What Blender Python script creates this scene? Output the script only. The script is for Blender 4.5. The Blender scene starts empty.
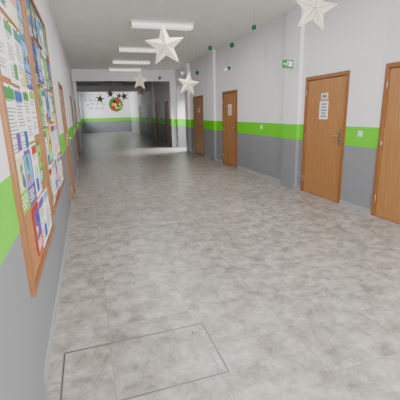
import bpy, bmesh, math, random
from mathutils import Vector, Matrix
random.seed(7)
XL, XR, YB, YE, ZC = -0.38, 3.72, -2.6, 31.0, 3.2

# ---------------------------------------------------------------- materials
def srgb(h):
    h=h.lstrip('#'); c=[int(h[i:i+2],16)/255 for i in (0,2,4)]
    return tuple(((x/12.92) if x<=.04045 else ((x+.055)/1.055)**2.4) for x in c)+(1,)
MATS={}
def mat(name,col,rough=.6,metal=0,emit=0,noise=0.0,nscale=8,bump=0.0,trans=0):
    if name in MATS: return MATS[name]
    m=bpy.data.materials.new(name); m.use_nodes=True
    nt=m.node_tree; b=nt.nodes['Principled BSDF']
    c=srgb(col) if isinstance(col,str) else col
    b.inputs['Base Color'].default_value=c
    b.inputs['Roughness'].default_value=rough
    b.inputs['Metallic'].default_value=metal
    if emit:
        b.inputs['Emission Color'].default_value=c; b.inputs['Emission Strength'].default_value=emit
    if noise:
        tc=nt.nodes.new('ShaderNodeTexCoord'); n=nt.nodes.new('ShaderNodeTexNoise')
        n.inputs['Scale'].default_value=nscale; n.inputs['Detail'].default_value=4
        nt.links.new(tc.outputs['Object'],n.inputs['Vector'])
        r=nt.nodes.new('ShaderNodeValToRGB')
        r.color_ramp.elements[0].position=.3; r.color_ramp.elements[1].position=.7
        r.color_ramp.elements[0].color=tuple(x*(1-noise) for x in c[:3])+(1,)
        r.color_ramp.elements[1].color=tuple(min(1,x*(1+noise)) for x in c[:3])+(1,)
        nt.links.new(n.outputs['Fac'],r.inputs['Fac']); nt.links.new(r.outputs['Color'],b.inputs['Base Color'])
    MATS[name]=m; return m

def wall_material():
    m=bpy.data.materials.new('painted_wall_bands'); m.use_nodes=True
    nt=m.node_tree; b=nt.nodes['Principled BSDF']; b.inputs['Roughness'].default_value=.5
    g=nt.nodes.new('ShaderNodeNewGeometry'); s=nt.nodes.new('ShaderNodeSeparateXYZ')
    mr=nt.nodes.new('ShaderNodeMath'); mr.operation='DIVIDE'; mr.inputs[1].default_value=4.0
    r=nt.nodes.new('ShaderNodeValToRGB'); r.color_ramp.interpolation='CONSTANT'
    e=r.color_ramp.elements
    e[0].position=0; e[0].color=srgb('#818288')
    e[1].position=.93/4; e[1].color=srgb('#5ccb0c')
    x=e.new(1.215/4); x.color=srgb('#e8e6ea')
    n=nt.nodes.new('ShaderNodeTexNoise'); n.inputs['Scale'].default_value=1.6; n.inputs['Detail'].default_value=5
    mx=nt.nodes.new('ShaderNodeMixRGB'); mx.blend_type='MULTIPLY'; mx.inputs[0].default_value=.06
    nt.links.new(g.outputs['Position'],s.inputs[0]); nt.links.new(s.outputs['Z'],mr.inputs[0])
    nt.links.new(mr.outputs[0],r.inputs['Fac']); nt.links.new(g.outputs['Position'],n.inputs['Vector'])
    nt.links.new(r.outputs['Color'],mx.inputs[1]); nt.links.new(n.outputs['Fac'],mx.inputs[2])
    nt.links.new(mx.outputs[0],b.inputs['Base Color'])
    bp=nt.nodes.new('ShaderNodeBump'); bp.inputs['Strength'].default_value=.08
    n2=nt.nodes.new('ShaderNodeTexNoise'); n2.inputs['Scale'].default_value=60
    nt.links.new(g.outputs['Position'],n2.inputs['Vector']); nt.links.new(n2.outputs['Fac'],bp.inputs['Height'])
    nt.links.new(bp.outputs[0],b.inputs['Normal'])
    return m
WALL=wall_material()

def floor_material():
    m=bpy.data.materials.new('mottled_vinyl_tiles'); m.use_nodes=True
    nt=m.node_tree; L=nt.links.new; b=nt.nodes['Principled BSDF']
    g=nt.nodes.new('ShaderNodeNewGeometry')
    br=nt.nodes.new('ShaderNodeTexBrick'); br.offset=0.5; br.inputs['Scale'].default_value=1
    br.inputs['Brick Width'].default_value=.9; br.inputs['Row Height'].default_value=.6
    br.inputs['Mortar Size'].default_value=.003; br.inputs['Mortar Smooth'].default_value=.2
    br.inputs['Color1'].default_value=(0,0,0,1); br.inputs['Color2'].default_value=(1,1,1,1); br.inputs['Mortar'].default_value=(.5,.5,.5,1)
    mp=nt.nodes.new('ShaderNodeMapping'); mp.inputs['Rotation'].default_value=(0,0,math.pi/2)
    L(g.outputs['Position'],mp.inputs['Vector']); L(mp.outputs[0],br.inputs['Vector'])
    ad=nt.nodes.new('ShaderNodeVectorMath'); ad.operation='MULTIPLY_ADD'
    ad.inputs[1].default_value=(7.3,5.1,9.7)
    L(br.outputs['Color'],ad.inputs[0]); L(g.outputs['Position'],ad.inputs[2])
    n=nt.nodes.new('ShaderNodeTexNoise'); n.inputs['Scale'].default_value=7.0; n.inputs['Detail'].default_value=12; n.inputs['Roughness'].default_value=.76; n.inputs['Distortion'].default_value=.25
    L(ad.outputs[0],n.inputs['Vector'])
    r=nt.nodes.new('ShaderNodeValToRGB'); e=r.color_ramp.elements
    e[0].position=.37; e[0].color=srgb('#6f6a66'); e[1].position=.63; e[1].color=srgb('#aca5a1')
    x=e.new(.5); x.color=srgb('#918a84')
    L(n.outputs['Fac'],r.inputs['Fac'])
    tv=nt.nodes.new('ShaderNodeMapRange'); tv.inputs['To Min'].default_value=.95; tv.inputs['To Max'].default_value=1.04
    L(br.outputs['Color'],tv.inputs['Value'])
    tm=nt.nodes.new('ShaderNodeMixRGB'); tm.blend_type='MULTIPLY'; tm.inputs[0].default_value=1
    L(r.outputs['Color'],tm.inputs[1]); L(tv.outputs[0],tm.inputs[2])
    mo=nt.nodes.new('ShaderNodeMixRGB'); mo.blend_type='MIX'; mo.inputs[2].default_value=srgb('#5c5856')
    ml=nt.nodes.new('ShaderNodeMath'); ml.operation='MULTIPLY'; ml.inputs[1].default_value=.4
    L(br.outputs['Fac'],ml.inputs[0]); L(ml.outputs[0],mo.inputs[0]); L(tm.outputs[0],mo.inputs[1])
    L(mo.outputs[0],b.inputs['Base Color'])
    b.inputs['Roughness'].default_value=.30; b.inputs['Specular IOR Level'].default_value=.45
    bp=nt.nodes.new('ShaderNodeBump'); bp.inputs['Strength'].default_value=.06; bp.inputs['Distance'].default_value=.1
    L(n.outputs['Fac'],bp.inputs['Height']); L(bp.outputs[0],b.inputs['Normal'])
    return m
FLOOR=floor_material()

def wood_material(name,c1,c2):
    m=bpy.data.materials.new(name); m.use_nodes=True
    nt=m.node_tree; L=nt.links.new; b=nt.nodes['Principled BSDF']; b.inputs['Roughness'].default_value=.42
    g=nt.nodes.new('ShaderNodeNewGeometry'); mp=nt.nodes.new('ShaderNodeMapping'); mp.inputs['Scale'].default_value=(30,30,1.6)
    n=nt.nodes.new('ShaderNodeTexNoise'); n.inputs['Scale'].default_value=1.5; n.inputs['Detail'].default_value=5; n.inputs['Distortion'].default_value=.5
    r=nt.nodes.new('ShaderNodeValToRGB'); r.color_ramp.elements[0].position=.3; r.color_ramp.elements[1].position=.7
    r.color_ramp.elements[0].color=srgb(c1); r.color_ramp.elements[1].color=srgb(c2)
    L(g.outputs['Position'],mp.inputs[0]); L(mp.outputs[0],n.inputs['Vector']); L(n.outputs['Fac'],r.inputs['Fac']); L(r.outputs['Color'],b.inputs['Base Color'])
    return m
WOOD=wood_material('beech_veneer','#98683d','#a9774a')
WOODF=wood_material('beech_frame','#7f5230','#8e5f39')
CORK=mat('cork','#a06a3c',.9,noise=.18,nscale=60)
CEIL=mat('ceiling_paint','#ececea',.85,noise=.03,nscale=3)
WHITE=mat('white_paint','#dcdcd8',.5,noise=.03)
DARK=mat('dark_gap','#2b2522',.8,noise=.1)
METAL=mat('brushed_metal','#a8a6a2',.3,metal=.9,noise=.05)
BASE=mat('baseboard_grey','#9a999a',.5,noise=.05)
LAMP=mat('lamp_diffuser','#f4f2ea',.4,emit=.9,noise=.01)
STRING=mat('thread','#8a8880',.8,noise=.05)

# ---------------------------------------------------------------- mesh helper
class M:
    def __init__(s,name): s.name=name; s.bm=bmesh.new(); s.mats=[]
    def mi(s,m):
        if m not in s.mats: s.mats.append(m)
        return s.mats.index(m)
    def face(s,pts,m):
        f=s.bm.faces.new([s.bm.verts.new(p) for p in pts]); f.material_index=s.mi(m); return f
    def box(s,a,b,m,bev=0):
        x0,x1=sorted((a[0],b[0])); y0,y1=sorted((a[1],b[1])); z0,z1=sorted((a[2],b[2]))
        v=[s.bm.verts.new(p) for p in [(x0,y0,z0),(x1,y0,z0),(x1,y1,z0),(x0,y1,z0),(x0,y0,z1),(x1,y0,z1),(x1,y1,z1),(x0,y1,z1)]]
        fs=[s.bm.faces.new([v[i] for i in q]) for q in [(3,2,1,0),(4,5,6,7),(0,1,5,4),(1,2,6,5),(2,3,7,6),(3,0,4,7)]]
        k=s.mi(m)
        for f in fs: f.material_index=k
        if bev:
            es=set(e for f in fs for e in f.edges)
            r=bmesh.ops.bevel(s.bm,geom=list(es),offset=bev,segments=2,affect='EDGES')
            for f in r['faces']: f.material_index=k
    def cyl(s,p0,p1,r,m,n=12,r2=None):
        p0=Vector(p0);p1=Vector(p1);d=p1-p0
        M4=Matrix.Translation((p0+p1)/2)@d.to_track_quat('Z','Y').to_matrix().to_4x4()
        g=bmesh.ops.create_cone(s.bm,cap_ends=True,segments=n,radius1=r,radius2=r if r2 is None else r2,depth=d.length,matrix=M4)
        k=s.mi(m)
        for f in set(f for v in g['verts'] for f in v.link_faces): f.material_index=k; f.smooth=len(f.verts)==4
    def ball(s,c,r,m,sc=(1,1,1),seg=20):
        g=bmesh.ops.create_uvsphere(s.bm,u_segments=seg,v_segments=max(4,seg//2),radius=r,matrix=Matrix.Translation(c)@Matrix.Diagonal((*sc,1)))
        k=s.mi(m)
        for f in set(f for v in g['verts'] for f in v.link_faces): f.material_index=k; f.smooth=True
    def done(s):
        me=bpy.data.meshes.new(s.name); s.bm.to_mesh(me); s.bm.free()
        for m in s.mats: me.materials.append(m)
        o=bpy.data.objects.new(s.name,me); bpy.context.scene.collection.objects.link(o); return o

# ---------------------------------------------------------------- shell
o=M('floor'); o.box((XL-.2,YB-.2,-.1),(XR+2.2,YE+.2,0),FLOOR); o.done()
o=M('ceiling'); o.box((XL-.2,YB-.2,ZC),(XR+2.2,YE+.2,ZC+.15),CEIL); o.done()

DH=2.02
doorsR=[(2.62,3.68),(4.32,5.40),(8.32,9.36),(11.1,12.2),(16.0,17.0),(18.4,19.4),(21.2,22.2),(25.0,26.0)]
passR=(13.2,14.6)
doorsL=[(6.1,7.15),(10.3,11.35),(14.0,15.0),(18.5,19.5)]
winL=(27.6,30.6)
def wall_side(name,xin,xout,openings,y0,y1):
    o=M(name); y=y0
    for (a,b,zb,zt) in sorted(openings):
        o.box((xin,y,0),(xout,a,ZC),WALL)
        if zb>0: o.box((xin,a,0),(xout,b,zb),WALL)
        o.box((xin,a,zt),(xout,b,ZC),WALL); y=b
    o.box((xin,y,0),(xout,y1,ZC),WALL); return o.done()
wall_side('wall_right',XR,XR+.2,[(a,b,0,DH) for a,b in doorsR]+[(*passR,0,2.5)],YB,YE)
wall_side('wall_left',XL-.2,XL,[(a,b,0,DH) for a,b in doorsL]+[(*winL,.9,2.7)],YB,YE)
o=M('wall_end'); o.box((XL-.2,YE,0),(XR+.2,YE+.2,ZC),WALL); o.done()
o=M('wall_back')
o.box((XL-.2,YB-.2,0),(XR+.2,YB,.8),WALL); o.box((XL-.2,YB-.2,2.9),(XR+.2,YB,ZC),WALL)
o.box((XL-.2,YB-.2,.8),(XL+.3,YB,2.9),WALL); o.box((XR-.3,YB-.2,.8),(XR+.2,YB,2.9),WALL); o.done()
def window(n,axis,a0,a1,z0,z1,p0,p1,cols):
    o=M('window_%d'%n)
    def bx(u0,u1,w0,w1):
        if axis=='x': o.box((u0,p0,w0),(u1,p1,w1),WHITE)
        else: o.box((p0,u0,w0),(p1,u1,w1),WHITE)
    t=.06
    bx(a0,a1,z0,z0+t); bx(a0,a1,z1-t,z1); bx(a0,a0+t,z0,z1); bx(a1-t,a1,z0,z1)
    for i in range(1,cols):
        u=a0+(a1-a0)*i/cols; bx(u-.035,u+.035,z0,z1)
    return o.done()
window(1,'x',XL+.3,XR-.3,.8,2.9,YB-.12,YB-.05,4)  # unseen window, added to house the fill light behind the camera
window(2,'y',winL[0],winL[1],.9,2.7,XL-.14,XL-.07,3)
o=M('wall_passage')
o.box((XR+.2,passR[0]-.15,0),(XR+2.0,passR[0],2.6),WALL); o.box((XR+.2,passR[1],0),(XR+2.0,passR[1]+.15,2.6),WALL)
o.box((XR+.2,passR[0]-.15,2.6),(XR+2.0,passR[1]+.15,2.7),WALL)
o.done()

o=M('trim_1'); o.box((XL,14.7,2.78),(XR,15.1,ZC),WALL); o.done()
o=M('trim_2'); o.box((XL,22.6,2.85),(XR,22.9,ZC),WALL); o.done()
k=3
for (y0,y1,side,d) in [(1.0,1.77,'L',.014),(5.52,6.0,'R',.07),(9.9,10.35,'R',.07),(12.6,13.0,'R',.1),(14.7,15.1,'R',.25),(19.6,20.0,'R',.12),(15.05,15.4,'L',.12)]:
    o=M('trim_%d'%k); k+=1
    if side=='L': o.box((XL,y0,0),(XL+d,y1,ZC if y0<2 else 2.78),WALL)
    else: o.box((XR-d,y0,0),(XR,y1,2.78 if 14.6<y0<15 else ZC),WALL)
    o.done()

def baseboard(name,x0,x1,ops,y0,y1):
    o=M(name); y=y0
    for a,b in sorted(ops):
        o.box((x0,y,0),(x1,a,.07),BASE); y=b
    o.box((x0,y,0),(x1,y1,.07),BASE); o.done()
baseboard('baseboard_right',XR-.012,XR,doorsR+[passR]+[(5.52,6.0),(9.9,10.35),(12.6,13.0),(14.7,15.1),(19.6,20.0)],YB,YE)
baseboard('baseboard_left',XL,XL+.012,doorsL+[(1.0,1.77),(15.05,15.4)],YB,YE)

# ---------------------------------------------------------------- doors
PAPER=mat('paper_white','#e6e6e4',.8,noise=.02)
INK=mat('ink_grey','#6c6d74',.8,noise=.05)
def door(n,y0,y1,side,near_handle=True,sheets=()):
    o=M('door_%d'%n); s=1 if side=='R' else -1; X=XR if side=='R' else XL
    def bx(d0,d1,a,b,z0,z1,m,bev=0): o.box((X+s*d0,a,z0),(X+s*d1,b,z1),m,bev)
    f=.06
    bx(-.012,.12,y0,y0+f,0,DH,WOODF,.003); bx(-.012,.12,y1-f,y1,0,DH,WOODF,.003); bx(-.012,.12,y0+f,y1-f,DH-f,DH,WOODF,.003)
    bx(.05,.12,y0+f,y1-f,0,DH-f,DARK)
    g=.007
    bx(.008,.05,y0+f+g,y1-f-g,.008,DH-f-g,WOOD,.002)
    hy=(y0+f+.07) if near_handle else (y1-f-.07); dr=1 if near_handle else -1
    bx(.002,.008,hy-.02,hy+.02,.92,1.16,METAL,.002)
    o.cyl((X+s*.004,hy,1.07),(X-s*.055,hy,1.07),.010,METAL)
    o.cyl((X-s*.05,hy-dr*.008,1.07),(X-s*.05,hy+dr*.12,1.07),.009,METAL)
    o.cyl((X+s*.004,hy,.98),(X-s*.002,hy,.98),.008,DARK)
    yh=y1-f if near_handle else y0+f
    for z in (.25,1.0,1.75): o.cyl((X-s*.012,yh,z-.05),(X-s*.012,yh,z+.05),.008,METAL)
    for (yc,zc,w,h,m,nl) in sheets:
        bx(.004,.0085,yc-w/2,yc+w/2,zc-h/2,zc+h/2,m)
        for i in range(nl):
            z=zc+h/2-h*(i+1)/(nl+1); ww=w*random.uniform(.5,.8)/2
            bx(.0025,.0045,yc-ww,yc+ww,z-h*.10/nl*2,z+h*.10/nl*2,INK)
    return o.done()
SIGN=mat('sign_silver','#cfcdc6',.4,noise=.03)
n=1
for i,(a,b) in enumerate(doorsR):
    sh=()
    if i==1: sh=((4.88,1.46,.21,.29,PAPER,5),(4.88,1.68,.17,.10,SIGN,1))
    if i==2: sh=((8.85,1.52,.21,.28,PAPER,4),)
    if i==3: sh=((11.6,1.55,.2,.15,SIGN,2),)
    door(n,a,b,'R',True,sh); n+=1
for (a,b) in doorsL: door(n,a,b,'L',False); n+=1

# ---------------------------------------------------------------- bulletin boards
COLS={c:mat('poster_'+c,h,.6,noise=.06,nscale=25) for c,h in dict(green='#1f8230',blue='#154a9c',navy='#15203c',red='#a81c16',purple='#5f3a8c',sky='#5f9cd4',yellow='#dab82c',pink='#c97888',teal='#0f6f68',black='#1a1c20',lime='#74b82a',cream='#dccfa4').items()}
def sheet(o,X,y0,y1,z0,z1,style):
    e=.004
    base=PAPER if style[0]=='w' else COLS[style[1]]
    o.box((X,y0,z0),(X+e,y1,z1),base)
    w=y1-y0;h=z1-z0;x1=X+e;t=x1+.0012
    acc=COLS[style[1]]
    if style[0]=='w':
        o.box((x1,y0+w*.06,z1-h*.2),(t,y1-w*.06,z1-h*.04),acc)
        nl=int(h/.018)
        for i in range(4,nl-1):
            z=z1-.018*i-.01; r=random.uniform(.55,.9)
            if random.random()<.85: o.box((x1,y0+w*.08,z),(t,y0+w*r,z+.006),INK)
        if random.random()<.8: 
            a=random.choice([.08,.5]); o.box((x1,y0+w*a,z0+h*.08),(t+.0005,y0+w*(a+.42),z0+h*.34),COLS[random.choice(['blue','green','teal','red','purple','lime','yellow'])])
    else:
        o.box((x1,y0+w*.07,z0+h*.35),(t,y1-w*.07,z1-h*.08),COLS[style[2]])
        for i in range(4):
            z=z0+h*(.08+.06*i); o.box((x1,y0+w*.1,z),(t,y1-w*random.uniform(.1,.4),z+h*.02),PAPER)
        for i in range(5):
            cy=y0+w*random.uniform(.2,.8); cz=z0+h*random.uniform(.45,.82); r=w*random.uniform(.06,.14)
            o.cyl((x1,cy,cz),(t+.001+.0003*i,cy,cz),r,COLS[random.choice(list(COLS))],16)
    o.ball((X+.006,(y0+y1)/2,z1-.012),.006,COLS['red'],seg=8)
def board(y0,y1,z0,z1,cols,rows,styles):
    o=M('bulletin_board'); X=XL+.001; f=.045
    o.box((X,y0+f,z0+f),(X+.018,y1-f,z1-f),CORK)
    for (a,b,c,d) in [(y0,y1,z0,z0+f),(y0,y1,z1-f,z1),(y0,y0+f,z0+f,z1-f),(y1-f,y1,z0+f,z1-f)]:
        o.box((X,a,c),(X+.034,b,d),WOODF,.004)
    cw=(y1-y0-2*f)/cols; ch=(z1-z0-2*f)/rows; k=0
    for r in range(rows):
        for c in range(cols):
            st=styles[k%len(styles)];k+=1
            if st is None: continue
            wd=random.uniform(.84,1.04); yy=y0+f+cw*c+cw*.02+random.uniform(-.002,.016); zt=z1-f-ch*r-.008-random.uniform(.0,.03)
            yy=min(yy,y1-f-cw*wd-.004); zb=max(zt-ch*random.uniform(.8,1.06),z0+f+.01)
            sheet(o,X+.018+.0022*((r+c)%3),yy,yy+cw*wd,zb,zt,st)
    return o.done()
W=lambda a:('w',a)
Pp=lambda a,b:('p',a,b)
board(1.785,2.93,.57,2.42,4,5,[Pp('pink','cream'),W('green'),Pp('cream','pink'),Pp('teal','sky'),
  W('pink'),W('green'),W('teal'),Pp('blue','sky'),
  W('green'),W('blue'),W('green'),W('lime'),
  Pp('lime','cream'),Pp('purple','sky'),W('red'),Pp('green','lime'),
  None,Pp('red','purple'),W('purple'),W('sky')])
board(3.05,4.63,.66,2.5,5,5,[Pp('navy','blue'),Pp('black','teal'),Pp('navy','sky'),W('blue'),Pp('teal','green'),
  Pp('black','navy'),Pp('blue','sky'),W('green'),Pp('green','lime'),Pp('navy','blue'),
  Pp('green','lime'),W('teal'),Pp('blue','teal'),W('sky'),Pp('yellow','green'),
  W('green'),Pp('lime','yellow'),W('red'),W('blue'),W('pink'),
  W('red'),W('sky'),Pp('purple','pink'),W('green'),W('blue')])

# ---------------------------------------------------------------- floor hatch
SEAM=mat('hatch_seam','#4a4643',.5,noise=.1)
o=M('floor_hatch')
hx0,hx1,hy0,hy1=-.285,.645,1.56,2.06; t=.003
FR=mat('hatch_frame','#8f8b88',.4,metal=.5,noise=.05); w=.008
for tt,m,hh in [(w,FR,.001),(t,SEAM,.0018)]:
    o.box((hx0-tt,hy0-tt,0),(hx1+tt,hy0+tt,hh),m); o.box((hx0-tt,hy1-tt,0),(hx1+tt,hy1+tt,hh),m)
    o.box((hx0-tt,hy0+tt,0),(hx0+tt,hy1-tt,hh),m); o.box((hx1-tt,hy0+tt,0),(hx1+tt,hy1-tt,hh),m)
o.cyl((-.2,1.63,0),(-.2,1.63,.002),.008,SEAM); o.cyl((.55,1.98,0),(.55,1.98,.002),.008,SEAM)
o.done()

# ---------------------------------------------------------------- lamps
for (cx,cy) in [(1.6,7.2),(1.6,9.9),(1.6,12.2),(1.6,14.2),(1.6,18),(1.6,21),(1.6,25)]:
    o=M('ceiling_lamp')
    o.box((cx-.62,cy-.12,ZC-.035),(cx+.62,cy+.12,ZC),WHITE,.004)
    a,b,z0,z1=.105,.08,ZC-.035,ZC-.10
    P=[(-a,z0),(-b,z1),(b,z1),(a,z0)]
    for i in range(3):
        (u0,w0),(u1,w1)=P[i],P[i+1]
        o.face([(cx-.6,cy+u0,w0),(cx-.6,cy+u1,w1),(cx+.6,cy+u1,w1),(cx+.6,cy+u0,w0)],LAMP if cy<15 else WHITE)
    for sx in (-.6,.6): o.face([(cx+sx,cy+u,w) for u,w in P],WHITE)
    for sx in (-.61,.6): o.box((cx+sx,cy-.11,ZC-.105),(cx+sx+.01,cy+.11,ZC-.03),WHITE)
    o.done()

# ---------------------------------------------------------------- stars
SC=mat('star_paper','#e8dfc8',.7,noise=.03,nscale=20)
SL=mat('star_fold_edge','#a0825c',.7,noise=.05)
SB=mat('star_brown','#5a463a',.7,noise=.08)
SBL=mat('star_brown_edge','#2c211b',.7,noise=.08)
def star(c,R,tilt,yaw,dark=False,name='paper_star'):
    o=M(name); m,l=(SB,SBL) if dark else (SC,SL)
    Rm=Matrix.Rotation(yaw,3,'Z')@Matrix.Rotation(tilt,3,'Y')
    c=Vector(c); r=R*.42; d=R*.2
    pts=[]
    for i in range(10):
        a=math.pi/2+i*math.pi/5; q=R if i%2==0 else r
        pts.append(c+Rm@Vector((q*math.cos(a),0,q*math.sin(a))))
    for sg in (-1,1):
        ap=c+Rm@Vector((0,sg*d,0))
        for i in range(10):
            o.face([ap,pts[i],pts[(i+1)%10]],m)
        if not dark:
            for i in range(10):
                n=(Rm@Vector((0,sg,0)))*.001
                o.cyl(ap+n,pts[i]+n,.0018,l,4)
            for i in range(0,10,2):
                for s2 in (-1,1):
                    j=(i+s2)%10
                    for q in (.3,.45,.6):
                        p=ap.lerp(pts[i],q).lerp(ap.lerp(pts[j],q),.35)
                        o.ball(p,R*.022,l,seg=8)
    top=max(pts,key=lambda p:p.z)
    o.cyl(top,(top.x,top.y,ZC),.0015,STRING,4)
    return o.done()
star((2.83,4.0,2.68),.28,.18,-.5)
star((1.07,4.7,2.33),.27,-.08,-.15)
star((2.27,7.8,2.10),.27,.15,-.1)
star((1.44,9.5,2.32),.24,.1,.1)
star((1.75,11.5,2.2),.17,.2,.3,True)
star((.52,13,2.02),.17,.2,.2,True)
star((.9,13.2,2.2),.17,.0,.4,True)
star((1.37,13,2.1),.17,-.2,.1,True)
star((1.15,12.6,2.1),.12,.3,.1,True)
GB=mat('bauble_green','#1f6b3a',.2,metal=.5,noise=.05)
WB=mat('bauble_white','#dcdcd6',.3,noise=.05)
for (c,r,m) in [((3.0,6.0,2.92),.045,GB),((3.0,7.0,2.8),.05,GB),((2.88,8.0,2.91),.05,GB),((2.87,9.0,2.48),.05,GB),((3.1,7.4,2.4),.04,GB),((2.95,7.2,2.35),.035,WB),((2.7,9.8,2.55),.05,WB),((2.2,10.6,2.5),.05,GB)]:
    o=M('christmas_bauble'); o.ball(c,r,m); o.cyl((c[0],c[1],c[2]+r*.95),(c[0],c[1],c[2]+r*1.25),r*.25,METAL)
    o.cyl((c[0],c[1],c[2]+r),(c[0],c[1],ZC),.0012,STRING,4); o.done()

# ---------------------------------------------------------------- exit sign
EG=mat('exit_green','#0b7a3c',.4,emit=.1,noise=.02)
EW=mat('exit_white','#f4f6f2',.4,emit=.1,noise=.01)
o=M('exit_sign'); X1=XR-.07; y=5.7; z=2.28
o.box((X1-.22,y,z-.07),(X1-.012,y+.02,z+.07),EG); o.box((X1-.012,y-.02,z-.06),(X1,y+.04,z+.06),WHITE)
yf=y-.0015; S=.86
def PX(u): return X1-.22+u*S
def PZ(w): return z-.07+w*S
o.box((PX(.15),yf,PZ(.025)),(PX(.215),y,PZ(.135)),EW)
def poly(pts): o.face([(PX(u),yf-.001,PZ(w)) for u,w in pts],EW)
o.cyl((PX(.118),yf-.001,PZ(.13)),(PX(.118),y,PZ(.13)),.010,EW,12)
poly([(.10,.075),(.118,.08),(.13,.115),(.112,.115)])
poly([(.10,.08),(.11,.075),(.085,.05),(.065,.03),(.06,.04),(.08,.058)])
poly([(.112,.078),(.12,.078),(.135,.055),(.125,.025),(.118,.028),(.125,.055)])
poly([(.112,.112),(.108,.105),(.085,.10),(.085,.108)])
poly([(.01,.08),(.04,.105),(.04,.088),(.06,.088),(.06,.072),(.04,.072),(.04,.055)])
o.done()

for (yy,zz) in [(4.02,1.12),(7.0,1.12)]:
    o=M('light_switch'); o.box((XR-.012,yy-.04,zz-.04),(XR,yy+.04,zz+.04),WHITE,.003); o.box((XR-.017,yy-.025,zz-.03),(XR-.012,yy+.025,zz+.03),WHITE,.002); o.done()

# ---------------------------------------------------------------- end wall mural and lettering
TX=mat('lettering_grey','#4a4c54',.7,noise=.05)
o=M('wall_lettering')
random.seed(3)
for (zl,x0,x1) in [(2.65,-.05,1.5),(2.33,.1,1.7),(2.0,.3,1.5)]:
    x=x0
    while x<x1:
        wl=random.uniform(.18,.42); u=x; prev=None
        while u<min(x+wl,x1):
            zz=zl+random.choice([-.05,.03,.06,.11,-.02]);p=Vector((u,YE-.01,zz))
            if prev: o.cyl(prev,p,.018,TX,5)
            prev=p;u+=.05
        x+=wl+.12
o.done()
o=M('wall_mural')
MX=2.5; Q=1.1
bits=[('green',.0,.0,.44),('cream',.05,.0,.30),('red',.12,.2,.2),('yellow',-.12,-.02,.16),('black',-.1,.22,.13),('red',-.2,-.25,.17),('lime',.28,-.15,.16),('black',.15,-.1,.1)]
for i,(c,dx,dz,r) in enumerate(bits): o.cyl((MX+dx*Q,YE,2.3+dz*Q),(MX+dx*Q,YE-.012-.004*i,2.3+dz*Q),r*Q,COLS[c],28)
for i in range(16):
    a=i*math.pi/8; o.cyl((MX+.46*Q*math.cos(a),YE,2.3+.46*Q*math.sin(a)),(MX+.46*Q*math.cos(a),YE-.03,2.3+.46*Q*math.sin(a)),.11,COLS['green' if i%3 else 'red'],10)
o.done()

# ---------------------------------------------------------------- lights
def area(name,loc,target,sx,sy,power,col=(1,1,1),spread=180):
    l=bpy.data.lights.new(name,'AREA'); l.shape='RECTANGLE'; l.size=sx; l.size_y=sy; l.energy=power; l.color=col; l.spread=math.radians(spread)
    ob=bpy.data.objects.new(name,l); ob.location=loc
    ob.rotation_euler=(Vector(target)-Vector(loc)).to_track_quat('-Z','Y').to_euler(); bpy.context.scene.collection.objects.link(ob)
area('back_fill',(1.67,YB-.3,1.85),(1.67,6,1.8),3.4,2.1,570,(1,.99,.975))  # added fill from behind the camera, set in the invented back window
area('daylight_far_window',(XL-.25,29.1,1.8),(3.0,30.0,1.7),3.0,1.7,130,(.97,.99,1),120)
area('daylight_passage',(XR+.75,13.9,2.3),(3.35,13.9,0),.9,.5,75,(1,.99,.97),75)
for cx,cy,p in [(1.6,1.5,44),(1.6,4.5,44),(1.6,7.2,44),(1.6,9.9,24)]:
    area('ceiling_fill',(cx,cy,ZC-.12),(cx,cy,0),1.1,.12,p,(1,.99,.975))  # added downward fill below the ceiling, partly where no fixture hangs
w=bpy.data.worlds.new('World'); bpy.context.scene.world=w; w.use_nodes=True
bg=w.node_tree.nodes['Background']; sky=w.node_tree.nodes.new('ShaderNodeTexSky'); sky.sky_type='PREETHAM'
w.node_tree.links.new(sky.outputs[0],bg.inputs[0]); bg.inputs[1].default_value=.6

# ---------------------------------------------------------------- camera
cam=bpy.data.cameras.new('camera'); co=bpy.data.objects.new('camera',cam); bpy.context.scene.collection.objects.link(co)
f=Vector((.293,.923,-.25)).normalized(); r=Vector((.951,-.309,-.0257)); r=(r-f*r.dot(f)).normalized(); u=r.cross(f)
Mx=Matrix((r,u,-f)).transposed().to_4x4(); Mx.translation=Vector((0,0,1.48)); co.matrix_world=Mx
cam.sensor_width=36; cam.lens=36*340/400; cam.clip_start=.02
bpy.context.scene.camera=co
